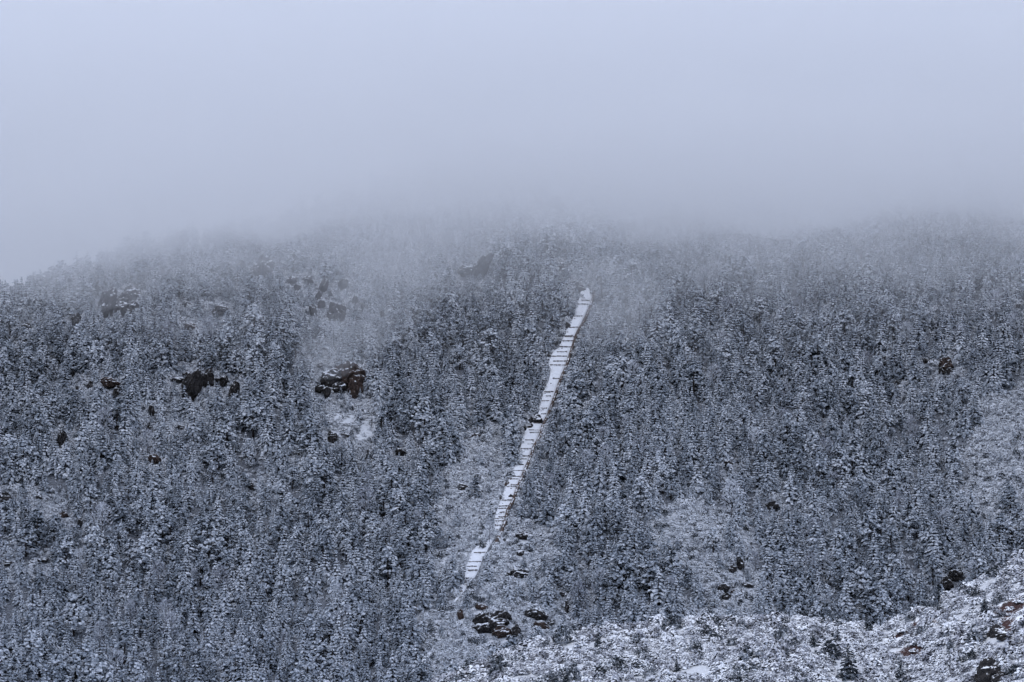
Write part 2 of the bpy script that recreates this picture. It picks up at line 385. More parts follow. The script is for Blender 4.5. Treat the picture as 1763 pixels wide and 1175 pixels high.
single(656,543,8,13,"lone narrow rock in the misty gully far from the other rocks",'d')
outcrop([(829,461,20,46,'g',.35),(805,470,30,16,'g')],"steep pale slab fading into fog at the head of the misty gully","the foggy slab")
outcrop([(188,661,27,17,'b'),(197,680,12,25),(153,666,9,13),(134,669,11,8)],"ledge of dark stones with a thin snow line, far left on the slope","the far left stone ledge")
outcrop([(327,668,25,52),(305,655,26,9),(354,656,20,27),(382,657,20,19),(401,674,14,30),(320,645,12,10)],
        "broken black cliff with a long hanging face under a snow ledge","the broken black cliff")
single(106,757,17,27,"smooth dark leaning boulder alone below the far left stone ledge",'d',"the smooth leaning boulder",.35)
single(255,739,8,14,"small black rock under trees, below the cliff's left end",'d')
single(264,792,20,17,"brown twin-topped rock with a snow cap in dense forest",'b',"the brown twin-topped rock")
single(310,737,13,8,"flat black rock under a snow tuft below the broken cliff",'d')
single(8,860,20,17,"black rock at the left margin of the picture amid pale scrub",'d')
single(69,857,12,9,"little dark rock right of the black rock at the margin",'d',"the little dark scrub rock")
single(434,840,10,13,"small dark egg-shaped rock deep in the forest",'d',"the egg-shaped rock")
single(110,888,17,10,"brown flat rock in scrub below the little dark rock",'b')
single(138,903,11,16,"dark green-black wedge rock beneath a leaning frosted tree",'d')
single(75,966,20,8,"low black ledge rock in the lower left forest",'d',"the low black ledge rock")
single(12,972,22,9,"low black rock touching the left margin, lowest of the left rocks",'d',"the low rock at the left margin")
single(260,709,10,19,"dark cleft rock between the stone ledge and the broken cliff",'d')
outcrop([(596,652,48,38,'b'),(573,656,34,30,'d'),(548,672,15,12),(561,679,11,20),(613,670,22,34,'b'),(584,668,22,18,'d'),(617,645,14,22,'d')],
        "large brown-grey cliff block with a sloping snowy top above a snow clearing","the brown cliff block")
single(549,630,10,9,"small round rock in the mist just above the brown cliff block",'g')
outcrop([(572,756,13,15),(594,752,12,8),(568,748,8,9)],"small black rocks at the lower edge of the snow clearing","the rocks under the snow clearing")
single(635,780,8,10,"small round dark rock right of the snow clearing's lower rocks",'d')
single(690,780,18,14,"dark angular rock in forest halfway between snow clearing and stairway",'d',"the dark angular rock")
single(820,750,18,8,"flat brown rock on the scrub slope left of the stairway",'b',"the flat brown rock")
single(797,840,18,11,"dark domed boulder on open scrub left of the stairway",'d',"the domed boulder")
single(514,782,9,7,"tiny black rock beneath a frosted fir, left of the clearing rocks",'d',"the tiny black rock")
outcrop([(926,724,19,17),(910,738,13,13),(915,724,9,9)],"black rocks jutting into the stairway's edge halfway up","the rocks on the stairway edge")
single(1002,701,5,14,"thin dark upright rock among trees right of the stairway",'d')
single(978,562,9,12,"dark rock in the trees on the upper left edge of stairway",'d')
single(969,590,10,8,"low dark rock beside the stairway just under upper trees",'d')
outcrop([(1001,498,15,11,'g'),(996,490,9,8,'g')],"grey rocks closing the top end of the visible stairway","the rocks at the stairway top")
single(967,463,10,16,"faint dark rock in fog above the top of the stairway",'g')
single(947,612,8,5,"small dark stone lying on the stairway's widest snow step",'d')
single(903,770,8,5,"dark stone on the stairway snow below the jutting rocks",'d')
single(918,761,4,4,"tiny dark stone in the middle of the stairway snow",'d')
single(880,855,9,7,"dark stone with snow on it, at the stairway's inner curve",'d')
single(873,834,7,8,"round brown stone on the stairway edge above two dark stones",'b')
single(865,860,10,9,"dark round stone on the left rim of the lower stairway",'d')
single(1252,800,19,13,"black jagged rock in dense forest right of the stairway",'d',"the black jagged rock")
single(1330,872,25,18,"black boulder with snowy twigs across it beside a snow patch",'d',"the twig-crossed boulder")
outcrop([(1632,629,22,19,'b'),(1624,640,10,12,'d'),(1638,640,12,10,'d')],"brown boulder exposed high on the right-hand slope","the brown boulder on the right slope")
single(1597,622,13,8,"small dark rock left of the brown boulder on the right slope",'d')
single(1547,660,8,8,"tiny black rock lower left of the brown right-slope boulder",'d')
single(1760,528,9,12,"dark rock at the right margin high among misty trees",'d')
single(903,924,25,15,"oval dark boulder on scrub, highest of three right of the stairway foot",'d',"the highest oval boulder")
single(897,953,14,11,"small round dark boulder between two larger ones near stairway foot",'d')
outcrop([(895,990,25,16),(879,990,11,8)],"low dark double boulder on scrub, lowest of three near stairway foot","the low double boulder")
outcrop([(857,1066,34,27),(830,1069,30,17),(838,1082,32,20),(854,1080,32,26),(865,1090,25,20,'b'),(887,1089,15,20),(843,1072,26,18)],
        "biggest dark rock mass, cracked and reddish below, under the stairway foot","the big cracked rock mass")
outcrop([(928,1060,25,20),(911,1057,12,13),(933,1077,22,13,'b'),(949,1074,10,10,'g')],"two stacked dark boulders right of the big cracked rock mass","the stacked boulders")
single(829,1047,20,11,"flat grey-brown rock just above the big cracked rock mass",'b')
single(792,1060,11,17,"narrow brown rock left of the big cracked rock mass",'b')
outcrop([(1273,974,10,22),(1260,981,12,12)],"upright split dark rock with a white snow streak in the right forest","the split rock")
single(1220,992,11,6,"small dark rock on open scrub left of the split rock",'d')
outcrop([(1246,1014,18,15),(1250,1029,16,12),(1260,1020,7,7,'b'),(1260,1010,6,5)],"knot of dark round boulders at the forest foot below the split rock","the knot of round boulders")
single(1288,1008,20,9,"flat dark rock right of the knot of round boulders",'d')
single(1183,916,7,5,"tiny dark rock on the scrub clearing above the split rock",'d')
single(1023,1038,8,9,"small black rock in lower forest right of the stacked boulders",'d')
single(968,1024,9,8,"small dark rock above right of the stacked boulders",'d')
single(976,1048,8,17,"tall thin dark rock beside the stacked boulders",'d')
outcrop([(1642,994,28,18),(1629,1008,18,20)],"dark snow-capped rock perched on the near hill crest","the crest rock")
outcrop([(1712,1090,26,20),(1730,1096,28,16),(1744,1103,16,10),(1700,1094,10,10)],"long black rock ledge at the right margin of near hill","the long black ledge")
outcrop([(1699,1160,32,36),(1684,1168,16,20),(1715,1170,20,20)],"black snow-flecked boulder at the bottom edge of near hill","the bottom boulder")

# ------------------------------------------------------------------ plant models
def pad(V, F, M, c, a, droop, L, Wd, th, r, top=0, low=1):
    """one snow-laden spray of needles: a lumpy, drooping, two-sided tuft"""
    ca, sa, cd_, sd = math.cos(a), math.sin(a), math.cos(droop), math.sin(droop)
    f = np.array([ca * cd_, sa * cd_, -sd]); s = np.array([-sa, ca, 0.0]); n = np.array([ca * sd, sa * sd, cd_])
    tw = r.uniform(-.45, .45); s, n = s * math.cos(tw) + n * math.sin(tw), n * math.cos(tw) - s * math.sin(tw)
    o = len(V); K = 6
    for k in range(K):
        t = 2 * math.pi * (k + r.uniform(-.3, .3)) / K; q = r.uniform(.62, 1.2)
        V.append(c + f * L * .5 * q * math.cos(t) + s * Wd * .5 * q * math.sin(t) - n * th * r.uniform(0, .55))
    V.append(c + n * th * r.uniform(.5, 1.0) + f * L * r.uniform(-.1, .1)); V.append(c - n * th * r.uniform(.3, .6))
    for k in range(K):
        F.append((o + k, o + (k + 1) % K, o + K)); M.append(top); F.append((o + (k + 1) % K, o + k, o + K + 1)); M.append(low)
def trunk_geo(h, r0, r, n=6, lean=.03):
    V, F = [], []; L = 5; dx, dy = r.uniform(-lean, lean), r.uniform(-lean, lean)
    for i in range(L + 1):
        t = i / L; q = r0 * (1 - t) ** .8 + .02
        for k in range(n):
            an = 2 * math.pi * k / n; V.append(np.array([dx * h * t * t + q * math.cos(an), dy * h * t * t + q * math.sin(an), -1.2 + (h + 1.2) * t]))
    for i in range(L):
        for k in range(n): F.append((i * n + k, i * n + (k + 1) % n, (i + 1) * n + (k + 1) % n, (i + 1) * n + k))
    return V, F
def fir(h, R, seed, gap=.10, base=.10):
    r = random.Random(seed); V, F, M = [], [], []
    z = base * h; n = int(h * 1.3)
    for i in range(n):
        t = i / (n - 1); zz = base * h + (1 - base) * h * t ** .92
        Rz = R * (1 - t) ** .95 * r.uniform(.78, 1.14) + .12
        nb = max(3, int(4 + 5 * (1 - t) + r.random()))
        a0 = r.uniform(0, 6.28)
        for b in range(nb):
            if r.random() < gap: continue
            a = a0 + 6.283 * b / nb + r.uniform(-.3, .3); Rb = Rz * r.uniform(.7, 1.15)
            dr = .42 + .5 * (1 - t) * r.uniform(.5, 1.2)
            for q in ([.92, .55] if Rb < 1.3 else [.95, .66, .36]):
                rr = Rb * q; c = np.array([rr * math.cos(a), rr * math.sin(a), zz - rr * math.tan(dr) * .55 + r.uniform(-.12, .12)])
                L = .34 + .30 * Rb * r.uniform(.75, 1.2); pad(V, F, M, c, a + r.uniform(-.35, .35), dr + r.uniform(-.1, .3), L * 1.25, L * 1.0, L * .42, r)
    pad(V, F, M, np.array([0, 0, h - .25]), r.uniform(0, 6), 1.2, .9, .34, .16, r)
    return (V, F, M), trunk_geo(h * .97, .018 * h + .05, r)
def pine(h, R, seed, base=.28, n=66):
    r = random.Random(seed); V, F, M = [], [], []
    for i in range(n):
        t = (i + r.random()) / n
        zz = h * (base + (1 - base) * t); sh = (math.sin(math.pi * min(1, .16 + .84 * t)) ** .75) * (1 if t < .5 else 1)
        Rz = R * max(.1, sh) * (1 - .55 * t) * 1.15; a = r.uniform(0, 6.283); rr = Rz * r.uniform(.45, 1.0)
        c0 = np.array([rr * math.cos(a), rr * math.sin(a), zz])
        for j in range(r.choice([2, 3, 3, 4])):
            c = c0 + np.array([r.gauss(0, .42), r.gauss(0, .42), r.gauss(0, .20)])
            L = r.uniform(.6, 1.12); pad(V, F, M, c, a + r.uniform(-.9, .9), r.uniform(.3, 1.0), L, L * .9, L * .45, r)
    return (V, F, M), trunk_geo(h * .93, .02 * h + .06, r, lean=.05)
def bare(h, R, seed):
    r = random.Random(seed); V, F, M = [], [], []
    for i in range(230):
        t = r.random() ** .8; zz = h * (.18 + .8 * t); Rz = R * math.sin(math.pi * (.12 + .86 * t)) ** .7
        a = r.uniform(0, 6.283); rr = Rz * r.random() ** .6; c = np.array([rr * math.cos(a), rr * math.sin(a), zz])
        d = np.array([math.cos(a) * .5, math.sin(a) * .5, r.uniform(.3, 1.1)]); d /= np.linalg.norm(d); l = r.uniform(.5, 1.1)
        s = np.cross(d, [r.gauss(0, 1), r.gauss(0, 1), .2]); s = s / np.linalg.norm(s) * r.uniform(.06, .12); o = len(V)
        V += [c - s, c + s, c + d * l + s * .3, c + np.cross(d, s) * .9]; F += [(o, o + 1, o + 2), (o + 1, o + 3, o + 2), (o + 3, o, o + 2)]; M += [0, 0, 0]
    return (V, F, M), trunk_geo(h * .9, .09, r)
def bush(R, h, seed, n=70, fine=1.0):
    r = random.Random(seed); V, F, M = [], [], []
    for i in range(n):
        a = r.uniform(0, 6.283); e = math.asin(r.uniform(-.1, 1)); q = r.uniform(.55, 1.05)
        c = np.array([R * q * math.cos(a) * math.cos(e), R * q * math.sin(a) * math.cos(e), max(.05, h * q * math.sin(e))]) * (1 + .22 * math.sin(3 * a + seed))
        L = r.uniform(.30, .58) * max(.8, R) * fine; pad(V, F, M, c, a + r.uniform(-.8, .8), r.uniform(-.1, .9), L, L * .8, L * .32, r)
    return V, F, M
class Kind: pass
KINDS = []
def add_kind(word, desc, crown, trunk, h, top, low):
    k = Kind(); k.word, k.desc, k.h = word, desc, h
    V, F, M = crown; tV, tF = trunk
    c = mesh_obj("crown", V, F, [top, low], 'free', M); t = mesh_obj("trunk", tV, tF, M_bark, 'free')
    k.crown, k.trunk = c.data, t.data
    JV, JF = join([(V, F), (tV, tF)])
    k.whole = mesh_obj(word, JV, JF, [top, low, M_bark], 'free', list(M) + [2] * len(tF))
    bpy.data.objects.remove(c); bpy.data.objects.remove(t); KINDS.append(k)
for i, (h, R) in enumerate([(10, 2.35), (10, 2.8), (10, 2.1), (10, 3.0), (10, 2.6), (10, 2.25)]):
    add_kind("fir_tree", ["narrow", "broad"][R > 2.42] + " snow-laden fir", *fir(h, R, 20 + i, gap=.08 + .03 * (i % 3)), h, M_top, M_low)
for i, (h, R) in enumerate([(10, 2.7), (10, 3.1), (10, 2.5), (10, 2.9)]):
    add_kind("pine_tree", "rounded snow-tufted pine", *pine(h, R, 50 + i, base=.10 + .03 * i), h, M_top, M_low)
for i in range(2):
    add_kind("bare_tree", "grey frost-covered bare tree", *bare(9, 2.2, 70 + i), 9, M_twig, M_twig)
NF, NP, NB = 6, 4, 2
BUSH = []
for i, (R, h) in enumerate([(1, .8), (1, 1.0), (1, .65), (1, .9), (1, 1.2)]):
    V, F, M = bush(R, h, 80 + i, 62, 1.1); BUSH.append(mesh_obj("scrub_bush", V, F, [M_shrub, M_shrublow], 'free', M))

for i, (R, h) in enumerate([(1, 1.0), (1, 1.3)]):
    V, F, M = bush(R, h, 180 + i, 110, .7); BUSH.append(mesh_obj("scrub_bush", V, F, [M_sparse, M_low], 'free', M))
BIGBUSH = []
for i, (R, h) in enumerate([(1, .9), (1, 1.0), (1, .8), (1, 1.0), (1, 1.1)]):
    V, F, M = bush(R, h, 280 + i, 420, .42); BIGBUSH.append(mesh_obj("large_bush", V, F, [M_sparse, M_low], 'free', M))

# ------------------------------------------------------------------ where things grow
def inpoly(u, v, P):
    P = np.array(P, float); c = np.zeros(np.shape(u), bool); j = len(P) - 1
    for i in range(len(P)):
        (x1, y1), (x2, y2) = P[i], P[j]
        c ^= ((y1 > v) != (y2 > v)) & (u < (x2 - x1) * (v - y1) / (y2 - y1 + 1e-9) + x1); j = i
    return c
CLEAR = [([(735,1010),(742,880),(772,800),(815,745),(866,742),(888,790),(872,850),(846,905),(838,945),(800,965),(782,1015)], .14),
         ([(866,905),(955,900),(975,960),(950,1015),(850,1045),(822,1010)], .20),
         ([(1115,880),(1195,855),(1300,905),(1290,1000),(1180,1010),(1120,960)], .38),
         ([(552,694),(645,688),(660,745),(625,785),(570,770)], .12),
         ([(1684,690),(1800,650),(1800,930),(1690,940),(1650,870)], .10),
         ([(740,1055),(830,1022),(1000,1085),(800,1200),(740,1200)], .30),
         ([(1180,1045),(1320,1000),(1345,1075),(1190,1085)], .25),
         ([(1632,848),(1652,842),(1660,905),(1640,910)], .05),
         ([(0,850),(60,850),(120,885),(110,905),(0,900)], .45)]
def density(u, v):
    d = np.ones(np.shape(u)); u = u + 26 * fbm(u / 38, v / 30, 2); v = v + 20 * fbm(u / 33 + 9, v / 30 + 4, 2)
    for P, q in CLEAR: d = np.where(inpoly(u, v, P), np.minimum(d, q), d)
    return d
lit = ter.data.attributes.new("litter", 'FLOAT', 'POINT')      # brush and fallen needles, darkened to paint shade into the forest gaps
tu_, tv_ = proj(TERV); lv = np.where((TERV[:, 1] > 1150) & (TERV[:, 1] < 2150), np.clip((density(tu_, tv_) - .2) / .5, .15, 1), 0)
lv = np.where((TERV[:, 1] > 720) & (TERV[:, 1] <= 1150), .6, lv); lv = np.where((TERV[:, 1] > 500) & (TERV[:, 1] <= 720), .5, lv)
lit.data.foreach_set("value", lv.astype(np.float32))
S = 7.1
gy = np.arange(1150, 2100, S); pts = []
for y in gy:
    n = int(.50 * y / S) + 2; x = -.25 * y + S * (np.arange(n) + .5 * (int(y / S) % 2))
    pts.append(np.stack([x + rng.uniform(-.48, .48, n) * S, y + rng.uniform(-.48, .48, n) * S], -1))
T = np.concatenate(pts); tz = Hf(T[:, 0], T[:, 1]); T = np.column_stack([T, tz])
tu, tv = proj(T)
keep = rng.random(len(T)) < density(tu, tv) * np.clip(.95 + .35 * fbm(T[:, 0] / 35, T[:, 1] / 35, 2), .6, 1)
T, tu, tv = T[keep], tu[keep], tv[keep]
ht = np.clip(rng.normal(13.2, 3.3, len(T)) * (1 + .34 * fbm(T[:, 0] / 90 + 2, T[:, 1] / 90, 2)), 6, 19)
ht *= np.where(density(tu, tv) < .5, .72, 1)
RK = np.array(ROCKS)
def path_block(u, v):
    l, r = edges(v); ok = ((v > 495) & (v < 910)) | ((v > 945) & (v < 1000)) | ((v > 1014) & (v < 1024)) | ((v > 1113) & (v < 1141))
    return ok & (u > l + 1.5) & (u < r + np.where(v < 945, 7, 0))
good = np.ones(len(T), bool)
for i in range(len(T)):
    u, v, y = tu[i], tv[i], T[i, 1]; hp = ht[i] * FPX / y; wp = .27 * hp
    if u < -300 or u > 2060: continue
    if path_block(np.array([u - 6, u, u + 5]), np.array([v, v, v])).any(): good[i] = False; continue
    near = RK[(np.abs(RK[:, 0] - u) < RK[:, 2] / 2 + wp * .75) & (v > RK[:, 1] - RK[:, 3] * .3) & (v - hp < RK[:, 1] + RK[:, 3] * .46)]
    for (ru, rv, rw, rh) in near: hp = min(hp, v - (rv + rh * .12 + rh * .2 * math.sin(u * 1.7)))
    for f in (1, .8, .62, .48, .36):
        q = hp * f; w = .27 * q
        uu = np.array([u, u - w * .5, u + w * .5, u - w * .9, u + w * .9]); vv = np.array([v - q, v - q * .6, v - q * .6, v - q * .25, v - q * .25])
        if not path_block(uu, vv).any(): hp = q; break
    else: good[i] = False
    if hp < 9:
        if ((np.abs(RK[:, 0] - u) < RK[:, 2] / 2) & (v > RK[:, 1] - RK[:, 3] * .5) & (v - 9 < RK[:, 1] + RK[:, 3] * .25)).any(): good[i] = False
        hp = 9.0
    ht[i] = min(ht[i], hp * y / FPX)
T, tu, tv, ht = T[good], tu[good], tv[good], ht[good]
nT = len(T)
kn = fbm(T[:, 0] / 70 + 40, T[:, 1] / 70 + 3, 2) + rng.normal(0, .35, nT)
kind = np.where(kn > -.22, rng.integers(0, NF, nT), NF + rng.integers(0, NP, nT))
kind = np.where(rng.random(nT) < .02, NF + NP + rng.integers(0, NB, nT), kind)
rot = rng.uniform(0, 6.283, nT); wid = rng.uniform(.98, 1.42, nT)
hk = np.array([k.h for k in KINDS]); sz = ht / hk[kind]
T[:, 2] -= .15

# the 300 that show largest become trees of their own
hp = ht * FPX / T[:, 1]
cand = [i for i in np.argsort(-hp * np.sqrt(wid)) if 6 < tu[i] < W0 - 6 and tv[i] - hp[i] * .5 < H0 - 4]
pick = []
for i in cand:
    if len(pick) >= 284: break
    m_ = T[i] + np.array([0, 0, ht[i] * .7]); a, b_ = proj(m_)
    if hit(float(a), float(b_))[1] < T[i, 1] - 40: continue
    pick.append(i)
pick = np.array(pick)

def scatter(name, P, R, S3, I, models, label):
    pc = bpy.data.collections.new(name + "_models"); order = []
    for k in models: pc.objects.link(k)
    names = sorted(k.name for k in models); remap = np.array([names.index(k.name) for k in models])
    o = mesh_obj(name, [], [], []) if False else None
    me = bpy.data.meshes.new(name); me.vertices.add(len(P)); me.vertices.foreach_set("co", np.asarray(P, np.float32).ravel())
    a = me.attributes.new("turn", 'FLOAT_VECTOR', 'POINT'); rv = np.zeros((len(P), 3), np.float32); rv[:, 2] = R; a.data.foreach_set("vector", rv.ravel())
    a = me.attributes.new("size", 'FLOAT_VECTOR', 'POINT'); a.data.foreach_set("vector", np.asarray(S3, np.float32).ravel())
    a = me.attributes.new("pick", 'INT', 'POINT'); a.data.foreach_set("value", remap[np.asarray(I)].astype(np.int32))
    o = bpy.data.objects.new(name, me); COL.objects.link(o)
    g = bpy.data.node_groups.new(name + "_nodes", 'GeometryNodeTree'); g.interface.new_socket("Geometry", in_out='INPUT', socket_type='NodeSocketGeometry'); g.interface.new_socket("Geometry", in_out='OUTPUT', socket_type='NodeSocketGeometry')
    gi = g.nodes.new("NodeGroupInput"); go = g.nodes.new("NodeGroupOutput"); ip = g.nodes.new("GeometryNodeInstanceOnPoints"); ci = g.nodes.new("GeometryNodeCollectionInfo")
    ci.inputs['Collection'].default_value = pc; ci.inputs['Separate Children'].default_value = True; ci.inputs['Reset Children'].default_value = True
    def na(nm, t):
        n = g.nodes.new("GeometryNodeInputNamedAttribute"); n.data_type = t; n.inputs['Name'].default_value = nm; return n.outputs['Attribute']
    g.links.new(gi.outputs[0], ip.inputs['Points']); g.links.new(ci.outputs[0], ip.inputs['Instance']); ip.inputs['Pick Instance'].default_value = True
    g.links.new(na("pick", 'INT'), ip.inputs['Instance Index']); g.links.new(na("size", 'FLOAT_VECTOR'), ip.inputs['Scale']); g.links.new(na("turn", 'FLOAT_VECTOR'), ip.inputs['Rotation'])
    g.links.new(ip.outputs[0], go.inputs[0])
    md = o.modifiers.new("scatter", 'NODES'); md.node_group = g; o['kind'] = 'stuff'
    if label: o['label'] = label
    return o
rest = np.ones(nT, bool); rest[pick] = False
s3 = np.stack([sz * wid, sz * wid, sz], -1)
scatter("conifer_forest", T[rest], rot[rest], s3[rest], kind[rest], [k.whole for k in KINDS], "dense snow-covered conifer forest climbing the mountainside into the fog")

# ------------------------------------------------------------------ single trees
def plant_tree(k, loc, rz, sx, s, label, group):
    r = empty(k.word, loc, rz, (sx, sx, s)); tag(r, label, "tree", group)
    for nm, me in (("crown", k.crown), ("trunk", k.trunk)):
        o = bpy.data.objects.new(nm, me); COL.objects.link(o); o.parent = r
    return r
def region(u, v):
    l, r = edges(min(max(v, 500), 1150))
    side = "left of the stairway" if u < l else "right of the stairway"
    if u < l and v > 1000: side = "in the valley forest left of the stairway foot"
    if u > r and v > 960: side = "at the forest foot behind the near hill"
    return side
GROUPS = {"fir_tree": "firs standing in the slope forest", "pine_tree": "pines standing in the slope forest", "bare_tree": "bare frosted trees in the slope forest"}
PLANTED = []
for i in pick:
    k = KINDS[kind[i]]; best, bd = None, 240
    for (lu, lv, nm) in LAND:
        d = math.hypot(tu[i] - lu, (tv[i] - hp[i] / 2 - lv))
        if d < bd: best, bd = (lu, lv, nm), d
    if best:
        du, dv = tu[i] - best[0], tv[i] - hp[i] / 2 - best[1]
        an = (math.degrees(math.atan2(-dv, du)) + 382.5) % 360
        rel = ["right of", "up and right of", "above", "up and left of", "left of", "down and left of", "below", "down and right of"][int(an // 45) % 8]
        near_ = "close, " if bd < 55 else ""
        lab = f"{k.desc} {'just ' if bd < 60 else ''}{rel} {best[2]}"
    else:
        l, r = edges(min(max(tv[i], 500), 1000))
        if 500 < tv[i] < 1000 and -45 < tu[i] - l < 0: lab = f"{k.desc} lining the left edge of the stairway"
        elif 500 < tv[i] < 1000 and 0 < tu[i] - r < 45: lab = f"{k.desc} lining the pipe side of the stairway"
        else: lab = f"tall {k.desc} {region(tu[i], tv[i])}"
    PLANTED.append((lab, bd, plant_tree(k, T[i], rot[i], sz[i] * wid[i], sz[i], lab, GROUPS[k.word])))
for lab in set(p[0] for p in PLANTED):
    same = sorted([p for p in PLANTED if p[0] == lab], key=lambda p: p[1])
    if len(same) == 2 and len(lab.split()) < 14:
        same[0][2]['label'] = lab.replace(same[0][2]['label'].split()[0], "nearer " + lab.split()[0], 1)
        same[1][2]['label'] = "farther " + lab
HILLFIR = [(1696,1041,24,34,2,"sparse dark fir at the head of the bare snow strip on near hill"),
           (1400,1100,22,30,0,"leaning dark fir near the back edge of near hill scrub"),
           (1636,1112,20,32,4,"small dark fir standing alone between two red earth patches"),
           (1461,1142,46,58,3,"largest snowy fir on near hill, below the red earth"),
           (1550,1152,24,46,1,"young narrow fir at the bottom edge under the red earth"),
           (1030,1100,18,32,2,"slim lone fir on the crest of near hill, right of the stacked boulders"),
           (1165,1146,16,26,0,"tiny dark fir beside a bare snow patch on near hill"),
           (1442,1092,20,24,5,"little snowy fir on the crest dip of near hill"),
           (1495,1072,20,26,1,"little fir just behind the crest dip of near hill"),
           (1355,1125,16,22,4,"small fir in pale scrub left of the largest near hill fir")]
hr = random.Random(5)
DARK = {}
for kk in range(NF):
    q = Kind(); q.word, q.desc, q.trunk = KINDS[kk].word, KINDS[kk].desc, KINDS[kk].trunk
    q.crown = KINDS[kk].crown.copy(); q.crown.materials[0] = M_sparse; DARK[kk] = q
for (u, v, w, h, kk, lab) in HILLFIR:
    p = hit(u, v + h * .45); s = h * p[1] / FPX; k = DARK[kk]
    plant_tree(k, (p[0], p[1], p[2] - .1), hr.uniform(0, 6), s / 10 * max(1, w / h / .5), s / 10, lab, "small firs on the near hill")
HILLBUSH = [(972,1095,40,30,1,"broad dark-centred bush on the left shoulder of near hill"),
            (982,1160,44,34,3,"big dark bush at the bottom edge left of the bare snow patch"),
            (1607,1028,36,34,4,"large round dark bush leaning below the crest rock"),
            (1199,1112,28,22,0,"grey twiggy bush alone in the middle of near hill"),
            (1168,1074,22,16,1,"low snowy bush on the crest of near hill, right of centre"),
            (1260,1104,24,16,2,"pale flat bush between grey twiggy bush and dark firs"),
            (1345,1092,30,22,3,"tall pale bush at the back of near hill by a leaning fir"),
            (1568,1062,26,16,0,"rounded snowy bush above the red earth on near hill"),
            (1672,1128,24,18,1,"snowy bush left of the bottom black boulder"),
            (1120,1160,26,18,4,"dark-based bush at the bottom edge near the tiny fir")]
for (u, v, w, h, kk, lab) in HILLBUSH:
    p = hit(u, v + h * .45); q = p[1] / FPX
    o = bpy.data.objects.new("scrub_bush", BIGBUSH[kk].data); COL.objects.link(o); o.location = (p[0], p[1], p[2] - .15); o.rotation_euler = (0, 0, hr.uniform(0, 6))
    o.scale = (w * q / 2, w * q / 2, h * q / 1.0); tag(o, lab, "bush", "larger bushes on the near hill")
# dead standing trunks, thin and dark against the frosted crowns
def snag_mesh(seed):
    r = random.Random(seed); V, F = trunk_geo(10, .17, r, 5, .04)
    parts = [(V, F)]
    for i in range(9):
        z = r.uniform(4, 9.5); a = r.uniform(0, 6.28); l = r.uniform(.4, 1.1); parts.append(tube((0, 0, z), (l * math.cos(a), l * math.sin(a), z + r.uniform(-.1, .5)), .035, 4))
    return join(parts)
SN = [mesh_obj("dead_tree", *snag_mesh(90 + i), M_bark, 'free').data for i in range(3)]
SNAG = [(275,822,34,"beside the brown twin-topped rock"),(292,835,20,"below right of the brown twin-topped rock"),(27,872,24,"by the black rock at the left margin"),
        (1127,815,30,"in the middle of the right forest"),(1137,812,22,"paired right of a taller dead trunk in the right forest"),(1519,866,34,"on the far right slope above the near hill"),
        (1050,850,22,"in dense trees right of the lower stairway"),(640,738,22,"at the right edge of the snow clearing"),(702,1050,26,"in lower forest left of the stairway foot"),
        (1393,790,18,"high on the right slope"),(167,600,20,"under the tall boulders in the mist"),(436,650,20,"right of the broken black cliff"),(1583,990,22,"in forest behind the crest rock"),(265,1060,28,"deep in the lower left forest")]
for j, (u, v, h, wh) in enumerate(SNAG):
    p = hit(u, v); s = h * p[1] / FPX / 10 * 1.35
    o = bpy.data.objects.new("dead_tree", SN[j % 3]); COL.objects.link(o); o.location = p; o.rotation_euler = (hr.uniform(-.04, .04), hr.uniform(-.06, .06), hr.uniform(0, 6)); o.scale = (max(s, .9), max(s, .9), s)
    tag(o, "thin dark dead trunk standing " + wh, "tree", "dead standing trunks")

# ------------------------------------------------------------------ scrub: near hill, clearings, forest floor
n = 25000
hx = rng.uniform(-70, 150, n); hy = rng.uniform(560, 668, n); hz = Hf(hx, hy); P = np.column_stack([hx, hy, hz]); hu, hv = proj(P)
dn = np.clip(.80 + .7 * fbm(hx / 9 + 4, hy / 7, 3), .10, 1)
ok = rng.random(n) < dn
for (u, v, a, b_) in EARTH + [(1752,1066,22,6),(1708,1058,18,5),(1728,1070,18,5),(1752,1082,16,6),(1190,1150,26,10),(1000,1150,16,6)]: ok &= (((hu - u) / a) ** 2 + ((hv - v) / b_) ** 2 > .9) | (rng.random(n) < .16)
for (ru, rv, rw, rh) in RK[RK[:, 1] > 985]: ok &= ~((np.abs(hu - ru) < rw * .5) & (hv > rv - 2) & (hv < rv + rh * .5 + 12) & (hy < 700))
for q in HILLFIR + HILLBUSH: ok &= ~((np.abs(hu - q[0]) < q[2] * .5) & (hv > q[1] - q[3] * .1) & (hv < q[1] + q[3] * .5 + 7))
P = P[ok]; m_ = len(P); r0 = np.clip(rng.lognormal(-.16, .36, m_), .35, 1.9); r0 *= 1 + .3 * fbm(P[:, 0] / 15, P[:, 1] / 15)
bk = np.where(rng.random(m_) < .022, rng.integers(5, 7, m_), rng.integers(0, 5, m_)); r0 = np.where(bk > 4, r0 * 1.7 + .2, r0)
P[:, 2] -= .1
scatter("hillside_scrub_vegetation", P, rng.uniform(0, 6.28, m_), np.stack([r0, r0, r0 * rng.uniform(.6, 1.15, m_)], -1), bk, BUSH, "low snow-covered scrub spread over the near hill")
n = 250000
sy = rng.uniform(1180, 1900, n); sx = rng.uniform(-.22, .22, n) * sy; szz = Hf(sx, sy); P = np.column_stack([sx, sy, szz]); su, sv = proj(P)
dd = density(su, sv); ok = rng.random(n) < np.where(dd < .5, np.where((dd > .11) & (dd < .13), .22, 1.0), .14)
nearrock = np.zeros(n, bool)
for (ru, rv, rw, rh) in RK: nearrock |= (np.abs(su - ru) < rw * .5 + 16) & (np.abs(sv - rv - 6) < rh * .5 + 22)
ok |= nearrock
